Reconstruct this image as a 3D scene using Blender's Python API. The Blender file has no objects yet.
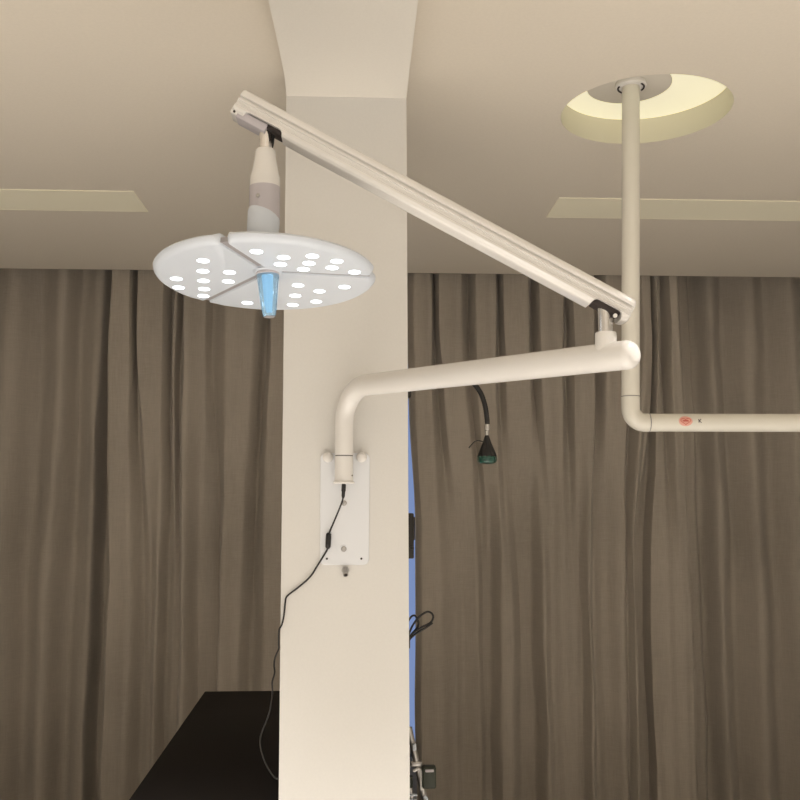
import bpy, bmesh, math, random
from mathutils import Vector, Matrix
random.seed(4)
sc = bpy.context.scene
C = sc.collection
R = math.radians

# ------------------------------------------------------------------ camera
cam_d = bpy.data.cameras.new('camera'); cam = bpy.data.objects.new('camera', cam_d); C.objects.link(cam)
cam.location = (0, 0, 1.7); cam.rotation_euler = (R(90 + 6.1), 0, -R(2.65))
cam_d.sensor_width = 36; cam_d.lens = 927 / 800 * 36; cam_d.clip_start = .05
sc.camera = cam

# ------------------------------------------------------------------ world (blue dusk outside the window)
w = bpy.data.worlds.new('dusk'); sc.world = w; w.use_nodes = True
bg = w.node_tree.nodes['Background']; bg.inputs[0].default_value = (.22, .29, .50, 1); bg.inputs[1].default_value = 1.0

# ------------------------------------------------------------------ exposure
sc.view_settings.view_transform = 'Standard'; sc.view_settings.look = 'None'
sc.view_settings.gamma = 1; sc.view_settings.exposure = 0; sc.view_settings.use_curve_mapping = False

# ------------------------------------------------------------------ room light: ceiling panels behind the viewer
def area(name, loc, sx, sy, power, col, rot=(0, 0, 0)):
    l = bpy.data.lights.new(name, 'AREA'); l.shape = 'RECTANGLE'; l.size = sx; l.size_y = sy
    l.energy = power; l.color = col
    o = bpy.data.objects.new(name, l); C.objects.link(o); o.location = loc; o.rotation_euler = rot
    return o
WARM = (1, .968, .93)
for x_, y_ in ((-1.5, -.3), (1.7, -.3)):
    area('room_panel_light', (x_, y_, 3.12), 1.2, .3, 6, WARM)
# unseen upward fill added behind the viewer, to brighten the ceiling like bounced light
area('bounce_fill', (.2, -1.6, .9), 1.6, 1.4, 40, WARM, (R(180), 0, 0))
# recessed downlights between the viewer and the column: their light comes back up off the pale floor
for x_, y_, e_, a_ in ((-1.3, 1.9, 365, 84), (1.35, 1.9, 365, 84), (-1.3, .2, 365, 92), (1.35, .2, 365, 92), (0.1, .9, 365, 84)):
    l = bpy.data.lights.new('downlight', 'SPOT'); l.energy = e_; l.color = WARM; l.spot_size = R(a_); l.spot_blend = .8; l.shadow_soft_size = .06
    o = bpy.data.objects.new('downlight', l); C.objects.link(o); o.location = (x_, y_, 3.05)

# ------------------------------------------------------------------ materials
def mat(name, col, rough=.5, metal=0, emit=None, es=0, bump=0, bscale=40, var=0, coat=0, trans=0, ior=1.45, stretch=(1, 1, 1), spec=None):
    m = bpy.data.materials.new(name); m.use_nodes = True
    nt = m.node_tree; N = nt.nodes; L = nt.links; p = N['Principled BSDF']
    c = (*col, 1); p.inputs['Base Color'].default_value = c
    p.inputs['Roughness'].default_value = rough; p.inputs['Metallic'].default_value = metal
    p.inputs['IOR'].default_value = ior
    if coat: p.inputs['Coat Weight'].default_value = coat; p.inputs['Coat Roughness'].default_value = .08
    if trans: p.inputs['Transmission Weight'].default_value = trans
    if spec is not None: p.inputs['Specular IOR Level'].default_value = spec
    if emit: p.inputs['Emission Color'].default_value = (*emit, 1); p.inputs['Emission Strength'].default_value = es
    if bump or var:
        tc = N.new('ShaderNodeTexCoord'); mp = N.new('ShaderNodeMapping'); mp.inputs['Scale'].default_value = stretch
        n = N.new('ShaderNodeTexNoise'); n.inputs['Scale'].default_value = bscale; n.inputs['Detail'].default_value = 4
        L.new(tc.outputs['Object'], mp.inputs[0]); L.new(mp.outputs[0], n.inputs['Vector'])
        if bump:
            b = N.new('ShaderNodeBump'); b.inputs['Strength'].default_value = bump; b.inputs['Distance'].default_value = .004
            L.new(n.outputs['Fac'], b.inputs['Height']); L.new(b.outputs[0], p.inputs['Normal'])
        if var:
            r = N.new('ShaderNodeValToRGB'); L.new(n.outputs['Fac'], r.inputs[0])
            r.color_ramp.elements[0].position = .3; r.color_ramp.elements[1].position = .7
            r.color_ramp.elements[0].color = tuple(x * (1 - var) for x in col) + (1,)
            r.color_ramp.elements[1].color = tuple(min(1, x * (1 + var)) for x in col) + (1,)
            L.new(r.outputs[0], p.inputs['Base Color'])
    return m
M = {}
M['ceiling'] = mat('ceiling paint', (.83, .755, .645), .9, bump=.05, bscale=90, var=.015)
M['beam'] = mat('beam lit tone', (.88, .835, .76), .8, bump=.04, bscale=120, var=.012)  # same off-white as the column, lightened to carry the soffit's extra brightness
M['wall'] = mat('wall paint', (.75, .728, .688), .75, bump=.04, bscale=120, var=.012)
M['floor'] = mat('floor', (.74, .71, .67), .35, bump=.03, bscale=6, var=.08)
M['white'] = mat('white enamel', (.82, .79, .75), .28, coat=.5)
M['white_cool'] = mat('white plastic led tint', (.66, .70, .76), .38)  # white with the bluish cast of the LED light mixed into its colour
M['plate'] = mat('white plate enamel', (.80, .81, .83), .35, coat=.2)
M['cream'] = mat('cream enamel', (.79, .755, .665), .3, coat=.5)
M['grey_plastic'] = mat('grey shade plastic', (.56, .52, .54), .45)
M['slit'] = mat('dark seam', (.32, .30, .30), .7)
M['seam'] = mat('thin seam', (.16, .15, .14), .6)
M['dark'] = mat('dark cavity', (.035, .025, .022), .6)
M['chrome'] = mat('chrome', (.72, .70, .68), .16, metal=1)
M['steel'] = mat('brushed steel', (.45, .43, .41), .35, metal=1, bump=.03, bscale=200)
M['rubber'] = mat('black rubber', (.018, .016, .015), .5)
M['black_plastic'] = mat('black plastic', (.022, .018, .014), .4)
M['desk'] = mat('black desk laminate', (.012, .010, .009), .62, spec=.15)
M['green'] = mat('dark green glass', (.005, .06, .04), .15, coat=.6)
M['green_box'] = mat('dark olive plastic', (.035, .04, .026), .5)
M['led'] = mat('lit led lens', (1, 1, 1), .3, emit=(.86, .93, 1), es=2.6)
M['led_core'] = mat('lit handle core', (.5, .8, 1), .3, emit=(.30, .58, .88), es=.5)
M['handle'] = mat('clear blue handle', (.52, .76, .92), .12, trans=.75, ior=1.3)
M['ring_light'] = mat('lit cove ring', (.9, .88, .7), .5, emit=(1.0, .92, .64), es=.42)
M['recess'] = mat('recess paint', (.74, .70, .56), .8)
M['panel_cover'] = mat('cream ceiling panel', (.90, .84, .66), .6, emit=(1, .9, .66), es=.07)  # faint glow added to lift the panels' brightness
M['disc_plate'] = mat('grey ceiling plate', (.74, .69, .61), .7)
M['pink'] = mat('pink sticker', (.85, .45, .36), .5)
M['red'] = mat('red print', (.62, .08, .06), .5)
M['ink'] = mat('dark print', (.05, .04, .06), .5)
M['glass'] = mat('window glass', (.9, .95, 1), .02, trans=1, ior=1.02)
M['alu'] = mat('window frame aluminium', (.30, .31, .33), .4, metal=.6)

def curtain_mat(name, col):
    m = bpy.data.materials.new(name); m.use_nodes = True
    nt = m.node_tree; N = nt.nodes; L = nt.links; p = N['Principled BSDF']
    p.inputs['Roughness'].default_value = .95; p.inputs['Specular IOR Level'].default_value = .1
    p.inputs['Sheen Weight'].default_value = .15
    tc = N.new('ShaderNodeTexCoord')
    vals = []
    for s in ((160, 160, 9), (14, 14, 220), (1.2, 1.2, .8)):
        mp = N.new('ShaderNodeMapping'); mp.inputs['Scale'].default_value = s
        n = N.new('ShaderNodeTexNoise'); n.inputs['Scale'].default_value = 1; n.inputs['Detail'].default_value = 3
        L.new(tc.outputs['Object'], mp.inputs[0]); L.new(mp.outputs[0], n.inputs['Vector']); vals.append(n)
    a = N.new('ShaderNodeMath'); a.operation = 'ADD'; L.new(vals[0].outputs['Fac'], a.inputs[0]); L.new(vals[1].outputs['Fac'], a.inputs[1])
    b = N.new('ShaderNodeMath'); b.operation = 'MULTIPLY_ADD'; L.new(a.outputs[0], b.inputs[0]); b.inputs[1].default_value = .35; 
    L.new(vals[2].outputs['Fac'], b.inputs[2])
    r = N.new('ShaderNodeValToRGB'); L.new(b.outputs[0], r.inputs[0])
    r.color_ramp.elements[0].position = .55; r.color_ramp.elements[1].position = 1.1 if False else 1.0
    r.color_ramp.elements[0].color = tuple(x * .84 for x in col) + (1,)
    r.color_ramp.elements[1].color = tuple(x * 1.14 for x in col) + (1,)
    L.new(r.outputs[0], p.inputs['Base Color'])
    bp = N.new('ShaderNodeBump'); bp.inputs['Strength'].default_value = .25; bp.inputs['Distance'].default_value = .003
    L.new(a.outputs[0], bp.inputs['Height']); L.new(bp.outputs[0], p.inputs['Normal'])
    return m
M['curtain'] = curtain_mat('taupe linen', (.42, .37, .31))

# ------------------------------------------------------------------ object helpers
def origin(o):
    v = Vector((0, 0, 0))
    while o is not None: v += o.location; o = o.parent
    return v
def obj(name, bm, m, parent=None, smooth=True, loc=None, mods=None):
    """bm is in world coordinates; the object's origin is put at loc (or its parent's origin)."""
    po = origin(parent) if parent else Vector((0, 0, 0))
    lo = Vector(loc) if loc is not None else (po if parent else Vector((0, 0, 0)))
    bmesh.ops.translate(bm, verts=bm.verts, vec=-lo)
    bmesh.ops.recalc_face_normals(bm, faces=bm.faces)
    me = bpy.data.meshes.new(name); bm.to_mesh(me); bm.free()
    ms = m if isinstance(m, (list, tuple)) else [m]
    for x in ms: me.materials.append(M[x])
    o = bpy.data.objects.new(name, me); C.objects.link(o)
    o.location = lo - po
    if parent: o.parent = parent
    if smooth:
        for f in me.polygons: f.use_smooth = True
        me.set_sharp_from_angle(angle=R(38))
    return o
def tag(o, label=None, cat=None, group=None, kind=None):
    for k, v in (('label', label), ('category', cat), ('group', group), ('kind', kind)):
        if v: o[k] = v
    return o
def thing(name, loc, label, cat, group=None):
    o = bpy.data.objects.new(name, None); C.objects.link(o); o.location = loc; o.empty_display_size = .05
    return tag(o, label, cat, group)
def struct(name, bm, m, smooth=False):
    o = obj(name, bm, m, smooth=smooth); o['kind'] = 'structure'; return o
def B(): return bmesh.new()
def box(bm, x0, x1, y0, y1, z0, z1, bev=0, seg=2):
    r = bmesh.ops.create_cube(bm, size=1)
    for v in r['verts']:
        v.co = Vector(((x0 + x1) / 2 + v.co.x * (x1 - x0), (y0 + y1) / 2 + v.co.y * (y1 - y0), (z0 + z1) / 2 + v.co.z * (z1 - z0)))
    if bev:
        es = {e for v in r['verts'] for e in v.link_edges}
        bmesh.ops.bevel(bm, geom=list(es), offset=bev, segments=seg, affect='EDGES', profile=.5)
    return bm
def frame_of(d):
    d = d.normalized(); a = Vector((0, 0, 1)) if abs(d.z) < .9 else Vector((0, 1, 0))
    u = d.cross(a).normalized(); return u, d.cross(u).normalized()
def lathe(bm, prof, o, axis, n=40, cap0=True, cap1=True):
    """prof: (radius, distance along axis)"""
    o = Vector(o); ax = Vector(axis).normalized(); u, v = frame_of(ax); rings = []
    for r, h in prof:
        rings.append([bm.verts.new(o + ax * h + (u * math.cos(2 * math.pi * k / n) + v * math.sin(2 * math.pi * k / n)) * r) for k in range(n)])
    for a, b in zip(rings, rings[1:]):
        for k in range(n): bm.faces.new((a[k], a[(k + 1) % n], b[(k + 1) % n], b[k]))
    if cap0: bm.faces.new(rings[0][::-1])
    if cap1: bm.faces.new(rings[-1])
    return bm
def tube(bm, pts, r, n=16, rr=None):
    """round tube along a polyline, parallel-transported frame"""
    pts = [Vector(p) for p in pts]; rings = []; u = None
    for i, p in enumerate(pts):
        d = (pts[min(i + 1, len(pts) - 1)] - pts[max(i - 1, 0)]).normalized()
        if u is None: u, _ = frame_of(d)
        u = (u - d * u.dot(d)).normalized(); v = d.cross(u)
        q = rr[i] if rr else r
        rings.append([bm.verts.new(p + (u * math.cos(2 * math.pi * k / n) + v * math.sin(2 * math.pi * k / n)) * q) for k in range(n)])
    for a, b in zip(rings, rings[1:]):
        for k in range(n): bm.faces.new((a[k], a[(k + 1) % n], b[(k + 1) % n], b[k]))
    bm.faces.new(rings[0][::-1]); bm.faces.new(rings[-1])
    return bm
def spline(P, n=8):
    P = [Vector(p) for p in P]; out = []
    for i in range(len(P) - 1):
        a, b, c, d = P[max(i - 1, 0)], P[i], P[i + 1], P[min(i + 2, len(P) - 1)]
        for k in range(n):
            t = k / n
            out.append(.5 * ((2 * b) + (c - a) * t + (2 * a - 5 * b + 4 * c - d) * t * t + (3 * b - a - 3 * c + d) * t ** 3))
    out.append(P[-1]); return out
def round_poly(P, rad, n=6):
    """2-D polygon with rounded corners (rad per corner)"""
    out = []; m = len(P)
    for i in range(m):
        p = Vector(P[i]); a = Vector(P[i - 1]); b = Vector(P[(i + 1) % m]); r = rad[i]
        if r <= 0: out.append(p); continue
        r1 = min(r, (a - p).length * .49); r2 = min(r, (b - p).length * .49)
        s = p + (a - p).normalized() * r1; e = p + (b - p).normalized() * r2
        for k in range(n + 1):
            t = k / n; out.append(s * (1 - t) ** 2 + p * 2 * t * (1 - t) + e * t * t)
    return out
def quad(bm, *pts): return bm.faces.new([bm.verts.new(p) for p in pts])

# ------------------------------------------------------------------ the room
FL = -.36; ZS, ZC = 3.068, 3.168            # beam soffit, ceiling
XL, XR, YB, YF = -3.2, 3.6, -3.0, 6.35
YE = 5.92                        # ceiling edge at the curtain pocket
bm = B(); box(bm, XL - .1, XR + .1, YB - .1, YF + .1, FL - .1, FL); struct('floor', bm, 'floor')
bm = B(); box(bm, XL - .1, XL, YB - .1, YF + .1, FL, 3.5); struct('wall_left', bm, 'wall')
bm = B(); box(bm, XR, XR + .1, YB - .1, YF + .1, FL, 3.5); struct('wall_right', bm, 'wall')
bm = B(); box(bm, XL, XR, YB - .1, YB, FL, 3.5); struct('wall_rear', bm, 'wall')
wx0, wx1, wz0, wz1 = .1, 1.9, .0, 2.7
bm = B()
box(bm, XL, wx0, YF, YF + .1, FL, 3.5); box(bm, wx1, XR, YF, YF + .1, FL, 3.5)
box(bm, wx0, wx1, YF, YF + .1, FL, wz0); box(bm, wx0, wx1, YF, YF + .1, wz1, 3.5)
struct('wall_front', bm, 'wall')
# ceiling with the round recess
cx, cy, cr = 1.092, 3.352, .318; rh = .10
bm = B(); n = 64; s = .5
circ = [bm.verts.new((cx + cr * math.cos(2 * math.pi * k / n), cy + cr * math.sin(2 * math.pi * k / n), ZC)) for k in range(n)]
sq = []
for k in range(n):
    a = 2 * math.pi * k / n; c_, s_ = math.cos(a), math.sin(a); q = s / max(abs(c_), abs(s_))
    sq.append(bm.verts.new((cx + q * c_, cy + q * s_, ZC)))
for k in range(n): bm.faces.new((circ[k], circ[(k + 1) % n], sq[(k + 1) % n], sq[k]))
for x0, x1, y0, y1 in ((XL, cx - s, YB, YE), (cx + s, XR, YB, YE), (cx - s, cx + s, YB, cy - s), (cx - s, cx + s, cy + s, YE)):
    quad(bm, (x0, y0, ZC), (x1, y0, ZC), (x1, y1, ZC), (x0, y1, ZC))
# upstand of the curtain pocket and its lid
quad(bm, (XL, YE, ZC), (XR, YE, ZC), (XR, YE, 3.40), (XL, YE, 3.40))
quad(bm, (XL, YE, 3.40), (XR, YE, 3.40), (XR, YF, 3.40), (XL, YF, 3.40))
struct('ceiling', bm, 'ceiling')
# recess wall
bm = B(); lathe(bm, [(cr, 0), (cr, rh + .012)], (cx, cy, ZC), (0, 0, 1), 64, False, False)
o = struct('trim_1', bm, 'recess', smooth=True)
# column and beam (one wall-painted mass); the beam's left edge runs into the column in a slow curve
bm = B()
box(bm, -.2385, .1765, 3.05, 3.50, FL, 3.4)
for v in bm.verts:
    if v.co.z > 3: v.co.x += -.0095 if v.co.x < 0 else -.0145
struct('wall_column', bm, 'wall')
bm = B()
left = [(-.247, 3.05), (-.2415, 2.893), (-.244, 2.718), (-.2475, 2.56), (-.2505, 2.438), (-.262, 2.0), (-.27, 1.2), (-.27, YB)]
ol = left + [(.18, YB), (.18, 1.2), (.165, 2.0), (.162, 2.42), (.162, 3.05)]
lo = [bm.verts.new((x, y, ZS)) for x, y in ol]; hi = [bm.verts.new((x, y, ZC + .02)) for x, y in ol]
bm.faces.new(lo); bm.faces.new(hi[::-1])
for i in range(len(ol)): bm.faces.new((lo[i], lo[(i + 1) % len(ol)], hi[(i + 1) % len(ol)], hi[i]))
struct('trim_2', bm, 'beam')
# window behind the curtains
fr = thing('window_1', (.8, YF + .05, wz0), None, None); fr['kind'] = 'structure'
bm = B()
for x in (wx0 + .03, .62, 1.25, wx1 - .03): box(bm, x - .03, x + .03, YF + .02, YF + .08, wz0, wz1, .004)
for z in (wz0 + .03, wz1 - .03): box(bm, wx0, wx1, YF + .022, YF + .078, z - .03, z + .03, .004)
obj('window_frame', bm, 'alu', fr)
bm = B(); box(bm, wx0 + .04, wx1 - .04, YF + .045, YF + .055, wz0 + .04, wz1 - .04); obj('window_pane', bm, 'glass', fr)

# flush cream ceiling panels
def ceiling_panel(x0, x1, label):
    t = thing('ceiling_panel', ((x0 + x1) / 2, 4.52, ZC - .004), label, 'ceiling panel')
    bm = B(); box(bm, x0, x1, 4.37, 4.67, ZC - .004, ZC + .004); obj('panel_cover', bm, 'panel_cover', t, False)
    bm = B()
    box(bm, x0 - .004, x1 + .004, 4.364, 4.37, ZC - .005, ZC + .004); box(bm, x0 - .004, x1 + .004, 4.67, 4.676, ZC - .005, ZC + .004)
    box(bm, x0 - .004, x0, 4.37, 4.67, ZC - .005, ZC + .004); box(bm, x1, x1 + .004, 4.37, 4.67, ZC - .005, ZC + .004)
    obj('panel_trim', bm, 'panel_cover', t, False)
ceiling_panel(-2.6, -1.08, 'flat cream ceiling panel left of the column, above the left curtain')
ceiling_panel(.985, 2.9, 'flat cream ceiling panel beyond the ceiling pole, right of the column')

# round cove light
t = thing('cove_light', (cx, cy, ZC + rh), 'round glowing cream recessed ceiling light ringing the ceiling pole mount', 'ceiling light')
bm = B(); lathe(bm, [(.10, .004), (cr + .004, .004), (cr + .004, .02), (.10, .02), (.10, .004)], (cx, cy, ZC + rh), (0, 0, 1), 64, False, False)
obj('ring_diffuser', bm, 'ring_light', t, False)
bm = B(); lathe(bm, [(.001, -.004), (.150, -.004), (.158, 0), (.158, .010), (.001, .010)], (1.030, 3.345, ZC + rh), (0, 0, 1), 64)
o = obj('centre_plate', bm, 'disc_plate', t); o['label'] = 'flat grey centre plate'

# ------------------------------------------------------------------ curtains
def px2x(px): return (px - 357) * 6.0 / 927 * 1.0015 + .0
def sm(t): return t * t * (3 - 2 * t)
def curtain(name, label, y0, top, bot, ztop=3.36, zbot=FL + .02, seed=1, amp=1.0):
    """top / bot: lists of (x, depth offset); fold crests and valleys at the top and at the hem"""
    assert len(top) == len(bot), name
    rnd = random.Random(seed); NZ = 44; per = 14
    cols = (len(top) - 1) * per + 1
    bm = B(); rows = []
    ph = [rnd.uniform(0, 6.28) for _ in range(8)]
    for j in range(NZ + 1):
        z = zbot + (ztop - zbot) * j / NZ; tz = j / NZ
        k = sm(max(0, min(1, (z - 1.0) / (2.9 - 1.0))))
        row = []
        for i in range(cols):
            a = min(i // per, len(top) - 2); f = i / per - a
            def ev(K):
                g = sm(f); return K[a][0] + (K[a + 1][0] - K[a][0]) * f, K[a][1] + (K[a + 1][1] - K[a][1]) * g
            xt, yt = ev(top); xb, yb = ev(bot)
            x = xb + (xt - xb) * k; y = yb + (yt - yb) * k
            x += .006 * math.sin(3.1 * z + ph[0] + a) + .003 * math.sin(7 * z + ph[1] + a * 2)
            y += .006 * math.sin(2.3 * z + ph[2] + x * 9) + .003 * math.sin(31 * x + ph[3] + 2 * z) + .0018 * math.sin(77 * x + ph[4] + z)
            row.append(bm.verts.new((x, y0 + y * amp, z)))
        rows.append(row)
    for r0, r1 in zip(rows, rows[1:]):
        for i in range(cols - 1): bm.faces.new((r0[i], r0[i + 1], r1[i + 1], r1[i]))
    xs = [p[0] for p in bot]
    o = obj(name, bm, 'curtain', loc=((min(xs) + max(xs)) / 2, y0, zbot))
    tag(o, label, 'curtain')
    md = o.modifiers.new('cloth thickness', 'SOLIDIFY'); md.thickness = .003; md.offset = 0
    return o
def K(L): return [(px2x(p), d) for p, d in L]
V, H = .065, -.065      # valley (away), crest (towards the room)
# far left panel (ends at px 119)
curtain('curtain', 'taupe linen curtain at the far left edge, overlapped by the next panel', 6.185,
    K([(-150, 0), (-120, H), (-95, V), (-60, H), (-30, V), (5, H), (30, V), (58, H), (72, V), (95, H), (105, V), (112, 0), (128, .01)]),
    K([(-150, 0), (-120, H), (-95, V), (-60, H), (-30, V), (5, H), (28, V), (50, H), (70, V), (92, H), (102, V), (112, .02), (128, .02)]), seed=3)
curtain('curtain', 'taupe linen curtain left of the column, hanging behind the black desk', 6.02,
    K([(108, .0), (112, H), (129, H * .9), (133, V), (138, H * .6), (163, H * .9), (169, V), (173, H * .2), (178, V), (184, H), (203, .0), (210, V * .9), (228, H * .9), (252, H), (264, V), (270, H * .8), (300, H), (330, V), (360, H), (385, V), (396, .0)]),
    K([(115, -.01), (119, H), (136, H * .5), (150, V * .7), (158, V * .2), (164, H * .7), (173, V * .5), (180, V * .1), (184, V * .1), (189, H), (203, V * .8), (222, V), (226, H), (242, H * .5), (254, V * .9), (268, H * .8), (300, H), (330, V), (360, H), (380, V), (392, .0)]), seed=5)
curtain('curtain', 'wide taupe linen curtain right of the column, behind the arms and gooseneck', 6.02,
    K([(408, .0), (415, H), (430, H * .6), (435, V), (440, H * .9), (462, H * .5), (472, V), (478, H), (496, H * .6), (501, V), (506, H * .8), (530, H), (537, V), (543, H), (565, H * .6), (571, V), (577, H), (597, H), (603, V), (612, H), (633, H * .4), (640, V), (648, H), (657, H * .8), (660, V), (664, H * .8), (668, .0), (671, V), (677, H), (684, H), (690, .02)]),
    K([(415.5, .01), (422, H), (438, H * .8), (455, V * .2), (464, V * .6), (478, V * .2), (484, V * .7), (490, V * .8), (500, H), (508, H * .9), (520, V * .8), (532, V), (543, H), (551, H * .3), (562, V * .2), (574, V * .2), (580, V * .4), (587, H), (592, H * .2), (604, V * .8), (622, H * .3), (626, V * .1), (631, H), (636, V), (646, V), (650, H * .6), (664, H), (673, H * .8), (680, H * .8), (688, H * .6), (692, .03)]), seed=9)
curtain('curtain', 'taupe linen curtain at the far right, bunched beside the wide panel', 6.185,
    K([(668, .02), (680, H), (686, V), (694, H), (704, H * .5), (712, V), (730, H), (748, V), (770, H), (792, V), (815, H), (840, V), (862, H), (880, V), (900, .0)]),
    K([(672, .02), (684, 0), (690, V), (697, H), (706, H * .6), (716, V), (730, H), (748, V), (770, H), (792, V), (815, H), (840, V), (862, H), (880, V), (900, .0)]), seed=12)

# ------------------------------------------------------------------ black desk
zt = .665
t = thing('desk', (-.53, 4.1, FL), 'black rectangular desk standing between the column and left curtain', 'desk')
bm = B(); box(bm, -.817, -.262, 3.12, 5.20, zt - .03, zt, .003)
for v in bm.verts:
    if v.co.x < -.7 and v.co.y < 4: v.co.x += .038
obj('desk_top', bm, 'desk', t)
for x in (-.755, -.29):
    bm = B(); box(bm, x - .012, x + .012, 3.2, 5.12, FL, zt - .03); obj('side_panel', bm, 'desk', t)
bm = B(); box(bm, -.778, -.302, 5.08, 5.1, .25, zt - .03); obj('back_panel', bm, 'desk', t)

# ------------------------------------------------------------------ ceiling pole
px, py = 1.026, 3.31; pr = .0330; za = 1.976
t = thing('ceiling_pole', (px, py, ZC + rh), 'cream vertical ceiling pole turning into a horizontal arm at right', 'support pole')
ptop = px; px = .9925
bm = B(); lathe(bm, [(pr, 0), (pr, 1.205)], (ptop, py, 3.262), (px - ptop, 0, -1.205), 40); obj('pole', bm, 'cream', t)
bm = B(); lathe(bm, [(.056, -.004), (.058, .004), (.058, .014), (.054, .018), (.034, .018)], (ptop, py, 3.262), (0, 0, -1), 48)
obj('flange', bm, 'white', t)
for a0 in (150, -20):
    bm = B(); P = [(ptop + .048 * math.cos(R(a0 + k * 5)), py + .048 * math.sin(R(a0 + k * 5)), 3.243) for k in range(-7, 9)]
    tube(bm, P, .0035, 8); obj('flange_slot', bm, 'dark', t)
bend = .050
zb = za + bend
bm = B(); P = [(px, py, zb + .045)] + [(px + bend - bend * math.cos(R(a)), py, zb - bend * math.sin(R(a))) for a in range(0, 91, 6)] + [(px + bend + .014, py - .001, za)]
tube(bm, P, pr + .0005, 40); obj('elbow', bm, 'cream', t)
bm = B(); lathe(bm, [(pr + .0008, 0), (pr + .0008, .0022)], (px, py, zb + .044), (0, 0, 1), 40); obj('joint_seam', bm, 'seam', t)
ax0 = px + bend + .014
bm = B(); lathe(bm, [(pr, 0), (pr, 2.0)], (ax0, py, za), (1, -.02, 0), 40); obj('horizontal_arm', bm, 'cream', t)
bm = B(); lathe(bm, [(pr + .0012, 0), (pr + .0012, .002)], (ax0, py, za), (1, -.02, 0), 40); obj('joint_seam', bm, 'slit', t)
# oval sticker wrapped on the arm, with a heart outline and illegible red strokes
def on_arm(u, h, lift=0):     # u: x position, h: height off the axis
    y = py - .02 * (u - ax0)
    return Vector((u, y - math.sqrt(max(0, (pr + lift) ** 2 - h * h)), za + h))
su, sh = 1.181, .003
bm = B(); rg = []
for q in (0.001, .35, .7, 1):
    rg.append([bm.verts.new(on_arm(su + .0250 * q * math.cos(2 * math.pi * k / 32), sh + .0180 * q * math.sin(2 * math.pi * k / 32), .0012 if q < 1 else .0003)) for k in range(32)])
for a, b in zip(rg, rg[1:]):
    for k in range(32): bm.faces.new((a[k], a[(k + 1) % 32], b[(k + 1) % 32], b[k]))
st = obj('sticker', bm, 'pink', t); st['label'] = 'oval pink sticker with red print'
bm = B(); P = []
for k in range(41):
    a = 2 * math.pi * k / 40; hx = 16 * math.sin(a) ** 3 / 17; hz = (13 * math.cos(a) - 5 * math.cos(2 * a) - 2 * math.cos(3 * a) - math.cos(4 * a)) / 17
    P.append(on_arm(su + .0195 * hx, sh + .0135 * hz, .0018))
tube(bm, P, .0008, 6); obj('heart_outline', bm, 'red', st)
bm = B(); P = [on_arm(su - .010 + .020 * k / 40, sh + .001 + .0024 * math.sin(k * 1.25), .0018) for k in range(41)]
tube(bm, P, .0007, 6); obj('red_print', bm, 'red', st)
# the letter K at the edge of the print on the arm
bm = B(); lx, lh = 1.229, .004
for a, b in (((0, -.0065), (0, .0065)), ((.0085, .0065), (.001, 0)), ((.001, 0), (.009, -.0065))):
    tube(bm, [on_arm(lx + a[0] + (b[0] - a[0]) * q, lh + a[1] + (b[1] - a[1]) * q, .0005) for q in (0, .5, 1)], .0013, 6)
obj('printed_letter', bm, 'ink', t)

# ------------------------------------------------------------------ wall mounted surgical lamp
lamp = thing('surgical_lamp', (-.042, 3.05, 1.66), 'white articulated surgical lamp with round LED head on column', 'surgical lamp')
YW = 3.05
# plate
P2 = round_poly([(-.118, 1.488), (.040, 1.488), (.042, 1.850), (-.120, 1.850)], [.02, .02, .022, .022])
bm = B(); th = .007
a = [bm.verts.new((x, YW, z)) for x, z in P2]; b = [bm.verts.new((x, YW - th + .0015, z)) for x, z in P2]
cxm, czm = -.039, 1.669
c = [bm.verts.new((cxm + (x - cxm) * .985, YW - th, czm + (z - czm) * .994)) for x, z in P2]
for r0, r1 in ((a, b), (b, c)):
    for k in range(len(P2)): bm.faces.new((r0[k], r0[(k + 1) % len(P2)], r1[(k + 1) % len(P2)], r1[k]))
bm.faces.new(c); bm.faces.new(a[::-1])
plate = obj('wall_plate', bm, 'plate', lamp)
for x in (-.095, .0145):
    bm = B(); lathe(bm, [(.0175, 0), (.0175, .006), (.015, .012), (.010, .0155), (.004, .017), (.0005, .0172)], (x, YW - th, 1.836), (0, -1, 0), 28)
    obj('cover_cap', bm, 'white', plate)
for z in (1.687, 1.539):
    bm = B(); lathe(bm, [(.009, 0), (.009, .002), (.0065, .0045), (.0005, .005)], (-.0415, YW - th, z), (0, -1, 0), 20); obj('screw', bm, 'steel', plate)
for x in (-.096, .0155):
    bm = B(); lathe(bm, [(.0036, 0), (.0034, .0012), (.0005, .0014)], (x, YW - th, 1.508), (0, -1, 0), 14); obj('screw_hole', bm, 'dark', plate)
# threaded bolt below the plate
bm = B(); lathe(bm, [(.010, 0), (.010, .018), (.0085, .019), (.0085, .032), (.006, .034), (.006, .028)], (-.036, YW, 1.474), (.05, -1, -.55), 6 * 4)
lathe(bm, [(.0125, .003), (.0125, .011)], (-.036, YW, 1.474), (.05, -1, -.55), 6)
bolt = obj('bolt', bm, 'steel', lamp)
bm = B(); lathe(bm, [(.0058, .0332), (.0005, .0332)], (-.036, YW, 1.474), (.05, -1, -.55), 16); obj('bolt_socket', bm, 'dark', bolt)
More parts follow.
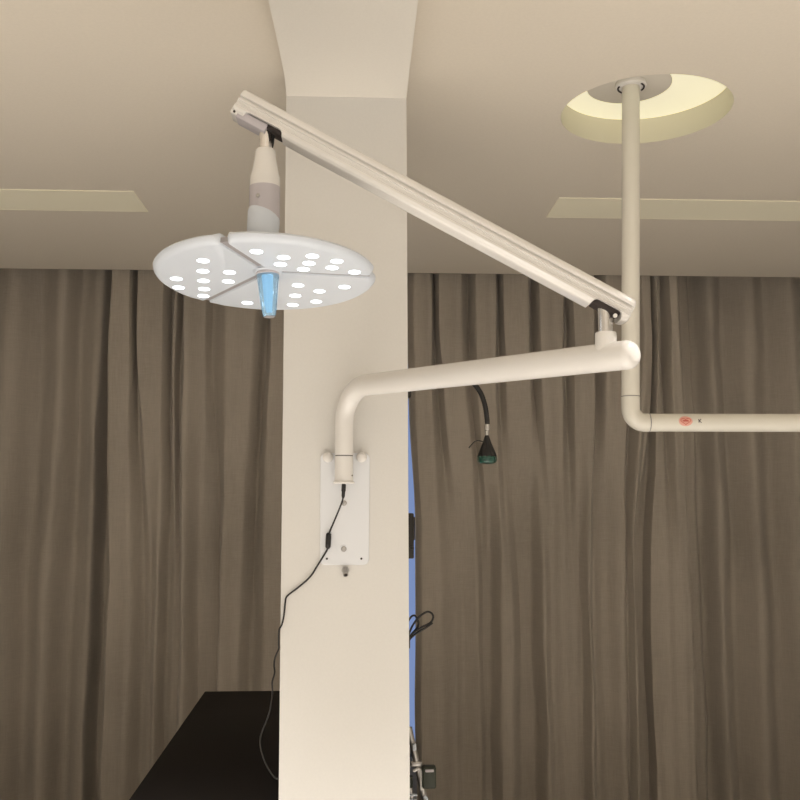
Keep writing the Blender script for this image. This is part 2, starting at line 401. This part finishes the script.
# socket on the plate
sx, sy = -.042, 2.998
bm = B(); lathe(bm, [(.024, 0), (.0325, .0), (.0345, .0025), (.0345, .006), (.031, .008), (.0298, .02), (.0298, .088)], (sx, sy, 1.749), (0, 0, 1), 40)
soc = obj('mounting_socket', bm, 'white', lamp)
bm = B(); box(bm, sx - .017, sx + .017, sy + .02, YW - th, 1.757, 1.84, .003); obj('socket_bracket', bm, 'white', soc)
bm = B(); lathe(bm, [(.0285, 0), (.0285, .004)], (sx, sy, 1.8365), (0, 0, 1), 40); obj('joint_seam', bm, 'seam', soc)
bm = B(); lathe(bm, [(.0025, 0), (.002, .002)], (sx + .026, sy - .0145, 1.775), (.86, -.5, 0), 10); obj('grub_screw', bm, 'dark', soc)
# lower arm: up from the socket, round bend, then out towards the room
E0 = Vector((sx, sy, 1.8405)); zax = 2.058
E1 = Vector((.628, 2.110, 2.034)); d = Vector((E1.x - sx, E1.y - sy, 0)).normalized()
rb = .115
P = [E0, E0 + Vector((0, 0, .035))]
rr = [.0298, .030]
for a in range(0, 91, 6):
    P.append(Vector((sx, sy, zax - rb)) + d * (rb - rb * math.cos(R(a))) + Vector((0, 0, rb * math.sin(R(a)))))
    rr.append(.0300 + .0040 * a / 90)
S = P[-1]; nn = 14
for k in range(1, nn + 1):
    P.append(S.lerp(E1, k / nn)); rr.append(.034 + .0005 * k / nn)
# rounded end
tip = P[-1]
for a in (15, 30, 45, 60, 72, 82, 89):
    P.append(tip + d * .026 * math.sin(R(a))); rr.append(.0345 * math.cos(R(a)) ** .8 if a < 89 else .003)
bm = B(); tube(bm, P, 0, 48, rr); arm = obj('lower_arm', bm, 'white', lamp)
bp = S.lerp(E1, (0.94 * Vector((.672, -.9)).length - rb) / (E1 - S).length)
zax = 2.034; bp = Vector((.5905, 2.155, zax))
bm = B(); lathe(bm, [(.0290, -.01), (.0285, .018), (.0265, .028), (.0255, .040), (.0255, .058), (.0235, .061), (.016, .061)], bp, (0, 0, 1), 40)
obj('arm_boss', bm, 'white', arm)
# chrome post
bm = B(); lathe(bm, [(.0175, 0), (.0175, .11)], (bp.x, bp.y, zax + .055), (0, 0, 1), 32); obj('lower_post', bm, 'chrome', lamp)
# spring arm: extruded channel profile with grooves
A0 = Vector((-.286, 2.155, 2.645)); A1 = Vector((.650, 2.155, 2.1415))
ux = (A1 - A0).normalized(); uy = Vector((0, 1, 0)); uz = ux.cross(uy).normalized()
if uz.z < 0: uz = -uz
hh, hw = .0345, .030
prof = [(-.008, hh), (-.018, hh - .0025), (-.0255, hh - .008), (-.0295, hh - .016), (-.0300, hh - .023), (-.0235, hh - .0255), (-.0235, hh - .0295), (-.0310, hh - .0315),
        (-.0315, hh - .0350), (-.0280, hh - .0365), (-.0280, hh - .0410), (-.0268, hh - .0415), (-.0268, hh - .0430), (-.0280, hh - .0435), (-.0280, hh - .0475),
        (-.0320, hh - .0500), (-.0335, hh - .0560), (-.0310, hh - .0630), (-.0260, hh - .0675), (-.016, -hh)]
prof = [(y, z * .96) for y, z in prof]; full = prof + [(-y, z) for y, z in prof[::-1]]
Ltot = (A1 - A0).length
def notch(s):     # height (from the bottom) to which the underside is cut away
    out = 0
    for c0, c1, hgt in ((.030, .134, .016), (.965, Ltot - .018, .020)):
        if c0 <= s <= c1:
            e = min(s - c0, c1 - s) / .014; out = max(out, hgt * math.sqrt(max(0, 1 - (1 - min(1, e)) ** 2)))
    return out
st_ = sorted(set([0, .003, .008, .016] + [Ltot - x for x in (0, .003, .008, .016)] + [.03 + .0028 * k for k in range(38)] + [.965 + .0028 * k for k in range(32) if .965 + .0028 * k < Ltot - .016] + [.2 + .1 * k for k in range(8)]))
bm = B(); rings = []
for s_ in st_:
    e = min(s_, Ltot - s_); q = 1 if e >= .016 else .80 + .20 * math.sqrt(max(0, 1 - (1 - e / .016) ** 2))
    if s_ < .1: q = 1 if e >= .003 else .97
    cut = -hh + notch(s_)
    rings.append([bm.verts.new(A0 + ux * s_ + uy * y * q + uz * (max(z, cut) if cut > -hh + 1e-4 else z) * q) for y, z in full])
m_ = len(full)
for a, b in zip(rings, rings[1:]):
    for k in range(m_): bm.faces.new((a[k], a[(k + 1) % m_], b[(k + 1) % m_], b[k]))
bm.faces.new(rings[0][::-1]); bm.faces.new(rings[-1])
sp = obj('spring_arm', bm, 'white', lamp, smooth=False)
def on_sp(s, y, z): return A0 + ux * s + uy * y + uz * z
def sp_box(name, s0, s1, y0, y1, z0, z1, m, bev=.003):
    bm = B(); box(bm, s0, s1, y0, y1, z0, z1, bev)
    for v in bm.verts: v.co = on_sp(v.co.x, v.co.y, v.co.z)
    return obj(name, bm, m, sp)
sp_box('slot_dark_fill', .090, .131, -.024, .024, -hh + .006, -hh + .018, 'dark')  # dark filler blocks put the shade of the open slots into colour
sp_box('slot_dark_fill', .97, Ltot - .024, -.024, .024, -hh + .008, -hh + .022, 'dark')
sp_box('pivot_block', .014, .092, -.026, .026, -hh - .006, -hh + .014, 'grey_plastic')
sp_box('end_lug', -.002, .016, -.028, .028, -hh - .003, -hh + .014, 'white')
bm = B(); lathe(bm, [(.003, 0), (.003, .002)], on_sp(.008, -.0285, -hh + .002), (0, -1, 0), 12); obj('screw', bm, 'dark', sp)
# little cam wheel in the slot by the lower post
bm = B(); lathe(bm, [(.005, 0), (.005, .006)], on_sp(1.030, -.024, -hh + .004), (0, -1, 0), 20); obj('pivot_roller', bm, 'white', sp)
# upper post, neck and knuckle
nx, ny = -.2225, 2.155; nd = .010
bm = B(); lathe(bm, [(.0155, 0), (.0155, .085)], (nx, ny, 2.525), (0, 0, 1), 28); obj('upper_post', bm, 'chrome', lamp)
bm = B(); tube(bm, spline([(nx + .020, ny, 2.615), (nx + .019, ny, 2.59), (nx + .016, ny + .004, 2.548), (nx + .012, ny + .004, 2.535)], 6), .0035, 10); obj('neck_wire', bm, 'rubber', lamp)
bm = B(); lathe(bm, [(.012, 2.541), (.0215, 2.541), (.0235, 2.538), (.0255, 2.520), (.0330, 2.480), (.0358, 2.470), (.0362, 2.455), (.0362, 2.447)], (nx, ny, -nd), (0, 0, 1), 44)
nk = obj('neck_collar', bm, 'white', lamp)
bm = B(); lathe(bm, [(.0364, 2.448), (.0366, 2.400), (.0366, 2.372), (.030, 2.366)], (nx, ny, -nd), (0, 0, 1), 44)
ns = obj('neck_sleeve', bm, 'grey_plastic', lamp); ns['label'] = 'grey sleeve below the collar'
bm = B(); lathe(bm, [(.0052, 0), (.0052, .002), (.0035, .003), (.0035, .002)], (nx - .012, ny - .0345, 2.407), (-.3, -1, 0), 18); obj('screw', bm, 'steel', ns)
kx = nx - .003
bm = B(); lathe(bm, [(.034, 2.262), (.0375, 2.30), (.0378, 2.34), (.0378, 2.378), (.0365, 2.385), (.033, 2.393), (.027, 2.400), (.018, 2.405), (.008, 2.407), (.0005, 2.407)], (kx, ny - .0025, -nd), (.04, -.03, 1), 44)
for v in bm.verts: v.co.x += -2.33 * .04 ; v.co.y += 2.33 * .03
for v in bm.verts:
    if v.co.z > 2.36: v.co.z -= (v.co.x - kx) * .28
obj('knuckle', bm, 'white_cool', lamp)

# ---- the round head: three petals round a hub
HO = Vector((-.22425, 2.19582, 2.22746)); ta = R(5)
hu = Vector((1, 0, 0)); hn = Vector((0, -math.sin(ta), -math.cos(ta))); hv = hn.cross(hu)     # hn points out of the lit face
HR = .266; CC = Vector((.003, -.013)); HC = Vector((.012, .046))                                     # outer radius, hub position in the head's plane
def hp(u, v, h=0): return HO + hu * u + hv * v + hn * h
slits = [R(113), R(-7), R(233)]                                          # directions of the three gaps
leds = [[(-.127, .119), (-.139, .047), (-.149, -.025), (-.158, -.089), (-.169, -.147), (-.212, -.012), (-.219, -.080), (-.078, .04), (-.09, -.028)],
        [(0, .183), (.057, .147), (.046, .101), (.122, .158), (.112, .110), (.097, .068), (.176, .126), (.164, .081), (.216, .052)],
        [(.077, -.052), (.065, -.137), (.053, -.217), (.128, -.098), (.116, -.186), (.191, -.061), (-.064, -.203)]]
# the bottom petal has two more lenses behind the handle
leds[2] += [(-.004, -.09), (-.006, -.165)]
gap = .0075
def ray_circle(p, d):
    p0 = p - CC; b = p0.dot(d); c = p0.dot(p0) - HR * HR; return p + d * (-b + math.sqrt(b * b - c))
def petal_outline(a0, a1):
    d0 = Vector((math.cos(a0), math.sin(a0))); d1 = Vector((math.cos(a1), math.sin(a1)))
    n0 = Vector((-d0.y, d0.x)); n1 = Vector((d1.y, -d1.x))            # inward normals (petal lies ccw of a0)
    s0 = HC + n0 * gap; s1 = HC + n1 * gap
    # inner corner: intersection of the two offset lines
    den = d0.x * d1.y - d0.y * d1.x; q = s1 - s0; tt = (q.x * d1.y - q.y * d1.x) / den; inner = s0 + d0 * tt
    e0 = ray_circle(s0, d0); e1 = ray_circle(s1, d1)
    g0 = math.atan2(*(e0 - CC).yx); g1 = math.atan2(*(e1 - CC).yx)
    while g1 < g0: g1 += 2 * math.pi
    arc = [CC + Vector((HR * math.cos(g0 + (g1 - g0) * k / 40), HR * math.sin(g0 + (g1 - g0) * k / 40))) for k in range(41)]
    pts = [inner] + arc
    rad = [.012] + [.016] + [0] * 39 + [.016]
    # round the two outer corners by hand: keep distance to neighbours
    P = [inner]
    for i, p in enumerate(arc):
        P.append(p)
    s_e0 = e0 + (inner - e0).normalized() * .022; s_e1 = e1 + (inner - e1).normalized() * .022
    out = [inner + (s_e1 - inner).normalized() * .014, inner + ((s_e0 - inner).normalized() + (s_e1 - inner).normalized()) * .005, inner + (s_e0 - inner).normalized() * .014]
    for k in range(1, 12): out.append(inner.lerp(s_e0, .06 + .94 * k / 12) if k < 12 else s_e0)
    c_in = arc[3]
    for k in range(7):
        t_ = k / 6; out.append(s_e0 * (1 - t_) ** 2 + e0 * 2 * t_ * (1 - t_) + c_in * t_ * t_)
    out += arc[4:37]
    c_out = arc[37]
    for k in range(7):
        t_ = k / 6; out.append(c_out * (1 - t_) ** 2 + e1 * 2 * t_ * (1 - t_) + s_e1 * t_ * t_)
    for k in range(1, 12): out.append(s_e1.lerp(inner, .94 * k / 12))
    return out
order = [(slits[0], slits[2] ), (slits[1], slits[0]), (slits[2], slits[1] + 2 * math.pi)]
names = ['left petal with nine lit lenses', 'upper right petal with nine lit lenses', 'lower petal crossed by the handle']
for (a0, a1), L_, nm in zip(order, leds, names):
    O2 = petal_outline(a0, a1); n = len(O2)
    cen = sum(O2, Vector((0, 0))) / n
    bm = B(); rings = []
    nor = []
    for i in range(n):
        e = (O2[(i + 1) % n] - O2[i - 1]).normalized(); nn_ = Vector((-e.y, e.x))
        outer = min(1, max(0, ((O2[i] - CC).length - (HR - .016)) / .013))
        nor.append(nn_ * (.14 + .86 * outer))
    for dd, h in ((.018, 0), (.011, -.0012), (.005, -.0050), (.0012, -.0100), (0, -.016), (.004, -.021), (.016, -.026)):
        rings.append([bm.verts.new(hp(*(p + m_ * dd), h)) for p, m_ in zip(O2, nor)])
    rings.append([bm.verts.new(hp(cen.x, cen.y, -.036))]); bm.faces.new(rings[0])
    for a, b in zip(rings, rings[1:]):
        for k in range(n):
            if len(a) == 1: bm.faces.new((a[0], b[k], b[(k + 1) % n]))
            elif len(b) == 1: bm.faces.new((a[k], b[0], a[(k + 1) % n]))
            else: bm.faces.new((a[k], a[(k + 1) % n], b[(k + 1) % n], b[k]))
    pt = obj('head_petal', bm, 'white_cool', lamp); pt['label'] = nm
    for (lu, lv) in L_:
        bm = B(); lathe(bm, [(.0145, -.003), (.0145, .0002), (.0125, .0004), (.006, .0005), (.0004, .0005)], hp(lu, lv, 0), hn, 24)
        obj('led_lens', bm, 'led', pt)
# backing frame seen dark-grey through the gaps, and hub
bm = B(); lathe(bm, [(.001, -.024), (.20, -.022), (.2500, -.016), (.2500, -.005), (.001, -.005)], hp(CC.x, CC.y), hn, 64)
obj('head_frame', bm, 'slit', lamp)
bm = B(); lathe(bm, [(.034, -.012), (.034, .001), (.030, .003), (.001, .003)], hp(HC.x, HC.y), hn, 36); hub = obj('head_hub', bm, 'white_cool', lamp)
# clear tapered handle with flutes
n = 48; bm = B(); rings = []
for r, h in ((.001, .003), (.0245, .003), (.0262, .006), (.0250, .014), (.0225, .035), (.0195, .065), (.0168, .090), (.0150, .103), (.0140, .106), (.0005, .106)):
    rings.append([])
    o_ = hp(HC.x, HC.y, 0)
    axd = Vector((.05, 0, -1)).normalized(); u_, v_ = frame_of(axd)
    for k in range(n):
        a = 2 * math.pi * k / n; q = r * (1 + (.045 * math.cos(a * 10) if .012 < h < .1 else 0))
        rings[-1].append(bm.verts.new(o_ + axd * h + (u_ * math.cos(a) + v_ * math.sin(a)) * q))
for a, b in zip(rings, rings[1:]):
    for k in range(n): bm.faces.new((a[k], a[(k + 1) % n], b[(k + 1) % n], b[k]))
hd = obj('handle', bm, 'handle', lamp); hd['label'] = 'clear blue tapered handle'
bm = B(); lathe(bm, [(.010, .008), (.009, .04), (.006, .085), (.005, .097)], o_, axd, 24); obj('handle_core', bm, 'led_core', hd)
bm = B(); lathe(bm, [(.0125, .1062), (.0110, .1085), (.0005, .1085)], o_, axd, 24); obj('handle_tip', bm, 'slit', hd)
bm = B(); lathe(bm, [(.0272, .0005), (.0278, .005), (.0262, .007)], o_, axd, 36); obj('handle_collar', bm, 'grey_plastic', hd)

# ------------------------------------------------------------------ power cable
cb = thing('power_cable', (-.04, 3.02, 1.70), 'thin black power cable plugged under the lamp arm, hanging down the column', 'cable')
bm = B(); lathe(bm, [(.0055, 0), (.0070, .003), (.0070, .022), (.0055, .026), (.0055, .038), (.0035, .046)], (sx, sy + .004, 1.7485), (-.05, .04, -1), 20); obj('plug', bm, 'rubber', cb)
y_ = 3.032
P = [(-.044, 3.003, 1.708), (-.048, 3.012, 1.690), (-.066, 3.026, 1.645), (-.083, 3.034, 1.605), (-.091, 3.036, 1.585)]
bm = B(); tube(bm, spline(P), .0028, 10); obj('cord', bm, 'rubber', cb)
bm = B(); lathe(bm, [(.004, 0), (.0085, .004), (.0088, .018), (.0088, .034), (.0085, .046), (.004, .052)], (-.0905, 3.034, 1.592), (-.04, 0, -1), 20); obj('inline_connector', bm, 'rubber', cb)
P = [(-.0925, 3.036, 1.542), (-.105, 3.040, 1.520), (-.125, 3.043, 1.488), (-.150, 3.043, 1.450), (-.190, 3.043, 1.415), (-.222, 3.043, 1.390), (-.228, 3.043, 1.37),
     (-.2315, 3.042, 1.33), (-.238, 3.041, 1.30), (-.2465, 3.045, 1.282), (-.2480, 3.055, 1.24), (-.249, 3.07, 1.22), (-.262, 3.09, 1.19), (-.266, 3.10, 1.165), (-.264, 3.10, 1.14),
     (-.271, 3.10, 1.11), (-.271, 3.11, 1.08), (-.275, 3.11, 1.04), (-.284, 3.12, 1.00), (-.300, 3.13, .96), (-.309, 3.13, .93), (-.306, 3.12, .895), (-.288, 3.11, .85), (-.262, 3.10, .815), (-.250, 3.13, .80), (-.250, 3.2, .79)]
bm = B(); tube(bm, spline(P, 6), .0028, 10); obj('cord', bm, 'rubber', cb)

# ------------------------------------------------------------------ gooseneck lamp on the column's right side
XC = .1715
g = thing('gooseneck_lamp', (XC, 3.3, 2.09), 'small black gooseneck lamp with dark green rim hanging right of the column', 'lamp')
bm = B(); box(bm, XC + .0005, XC + .020, 3.27, 3.33, 2.060, 2.094, .006); obj('clamp', bm, 'black_plastic', g)
P = [(XC + .01, 3.3, 2.090), (XC + .03, 3.3, 2.110), (.28, 3.3, 2.128), (.35, 3.3, 2.134), (.405, 3.3, 2.124), (.440, 3.3, 2.086), (.459, 3.3, 2.034), (.466, 3.3, 1.981), (.466, 3.3, 1.960)]
PP = spline(P, 14)
bm = B(); tube(bm, PP, 0, 14, [.0085 + (.0008 if i % 2 else 0) for i in range(len(PP))]); obj('gooseneck', bm, 'rubber', g)
bm = B(); lathe(bm, [(.0095, 0), (.0095, .022), (.0065, .024), (.0065, .044)], (.466, 3.3, 1.967), (-.04, 0, -1), 20); obj('collar', bm, 'chrome', g)
o_ = (.4645, 3.3, 1.927)
n = 48; bm = B(); rings = []
for r, h in ((.0065, 0), (.009, .006), (.0115, .016), (.017, .032), (.024, .050), (.0305, .068), (.0335, .076)):
    rings.append([bm.verts.new(Vector(o_) + Vector((math.cos(2 * math.pi * k / n) * r * (1 + (.06 if (k // 2) % 2 else 0) * (h > .01)), math.sin(2 * math.pi * k / n) * r * (1 + (.06 if (k // 2) % 2 else 0) * (h > .01)), -h))) for k in range(n)])
for a, b in zip(rings, rings[1:]):
    for k in range(n): bm.faces.new((a[k], a[(k + 1) % n], b[(k + 1) % n], b[k]))
bm.faces.new(rings[0]); bm.faces.new(rings[-1])
obj('lamp_shade', bm, 'rubber', g)
bm = B(); lathe(bm, [(.033, .074), (.0352, .077), (.0352, .089), (.031, .098), (.022, .102), (.001, .103)], o_, (0, 0, -1), 36); o = obj('lens_rim', bm, 'green', g); o['label'] = 'dark green glossy rim'
bm = B(); tube(bm, spline([(.452, 3.29, 1.902), (.434, 3.285, 1.907), (.417, 3.28, 1.903), (.401, 3.28, 1.886), (.397, 3.28, 1.880)], 6), .0020, 8); obj('wire', bm, 'rubber', g)

# black box and looped cord on the column's right side
t = thing('wall_box', (XC, 3.2, 1.58), 'black box fixed high on the right side of the column', 'box')
bm = B(); box(bm, XC + .0005, XC + .022, 3.16, 3.235, 1.500, 1.652, .004)
obj('housing', bm, 'black_plastic', t)
bm = B(); box(bm, XC + .004, XC + .027, 3.18, 3.225, 1.560, 1.640, .004); obj('side_lever', bm, 'black_plastic', t)
bm = B(); box(bm, XC + .008, XC + .022, 3.152, 3.16, 1.53, 1.54, .002); obj('button', bm, 'black_plastic', t)
t = thing('looped_cord', (XC, 3.2, 1.24), 'black cord tied in loops on the right side of the column', 'cable')
bm = B(); tube(bm, spline([(.172, 3.19, 1.225), (.176, 3.19, 1.245), (.196, 3.19, 1.268), (.222, 3.19, 1.285), (.252, 3.19, 1.300), (.262, 3.19, 1.318), (.256, 3.19, 1.332), (.240, 3.19, 1.336), (.215, 3.19, 1.320), (.193, 3.19, 1.292), (.180, 3.195, 1.262), (.172, 3.20, 1.235)], 8), .0035, 10)
bmesh.ops.translate(bm, verts=bm.verts, vec=(-.002, 0, -.016)); obj('cord', bm, 'rubber', t)
bm = B(); tube(bm, spline([(.171, 3.20, 1.235), (.190, 3.20, 1.262), (.208, 3.20, 1.282), (.212, 3.20, 1.300), (.204, 3.20, 1.320), (.192, 3.20, 1.322), (.178, 3.20, 1.305), (.170, 3.20, 1.285)], 8), .0035, 10)
bmesh.ops.translate(bm, verts=bm.verts, vec=(-.002, 0, -.016)); obj('cord', bm, 'rubber', t)
bm = B(); tube(bm, spline([(.260, 3.188, 1.300), (.235, 3.188, 1.283), (.200, 3.188, 1.262), (.178, 3.188, 1.240), (.171, 3.19, 1.215)], 8), .0035, 10)
bmesh.ops.translate(bm, verts=bm.verts, vec=(-.002, 0, -.016)); obj('cord', bm, 'rubber', t)
bm = B(); box(bm, XC + .0005, XC + .010, 3.18, 3.215, 1.20, 1.24, .003); obj('cord_clip', bm, 'black_plastic', t)

# ------------------------------------------------------------------ slanted metal stand low right of the column
s0 = thing('equipment_stand', (.36, 3.7, FL), 'slanted steel stand with white clips at the foot of the column', 'stand')
def ln(z, x0=.2105, z0=.80, k=-.225): return x0 + (z - z0) * k
bm = B(); tube(bm, [(ln(.82), 3.70, .82), (ln(FL + .02), 3.70, FL + .02)], .012, 16); obj('slanted_rail', bm, 'steel', s0)
bm = B(); tube(bm, [(ln(.82) - .03, 3.74, .80), (ln(FL + .02) - .1, 3.95, FL + .02)], .0095, 16); obj('rear_rail', bm, 'steel', s0)
bm = B(); box(bm, .212, .256, 3.685, 3.715, .676, .696, .004); obj('cross_bracket', bm, 'steel', s0)
bm = B(); tube(bm, spline([(.222, 3.68, .662), (.240, 3.68, .670), (.250, 3.68, .660), (.251, 3.68, .625), (.252, 3.68, .592)], 6), .0055, 10); o = obj('clip', bm, 'white', s0)
bm = B(); box(bm, .219, .233, 3.675, 3.69, .737, .765, .005); obj('clip', bm, 'white_cool', s0)
bm = B(); tube(bm, spline([(.262, 3.68, .568), (.272, 3.68, .560), (.275, 3.68, .540), (.272, 3.68, .51)], 6), .006, 10); obj('clip', bm, 'white_cool', s0)
bm = B(); box(bm, .206, .236, 3.672, 3.69, .571, .577, .002); box(bm, .206, .236, 3.672, 3.69, .553, .559, .002); obj('clip', bm, 'white_cool', s0)
bm = B(); box(bm, .20, .222, 3.71, 3.74, .590, .632, .004); obj('rail_joint', bm, 'green_box', s0)
bm = B(); box(bm, .255, .308, 3.66, 3.70, .600, .683, .008, 3); bx_ = obj('control_box', bm, 'green_box', s0); bx_['label'] = 'dark olive plastic box'
bm = B(); box(bm, .266, .298, 3.655, 3.661, .664, .674, .002); obj('box_catch', bm, 'grey_plastic', bx_)
bm = B(); box(bm, .10, .62, 3.66, 3.74, FL, FL + .03, .008); box(bm, .30, .37, 3.55, 4.05, FL, FL + .028, .008); obj('base', bm, 'steel', s0)
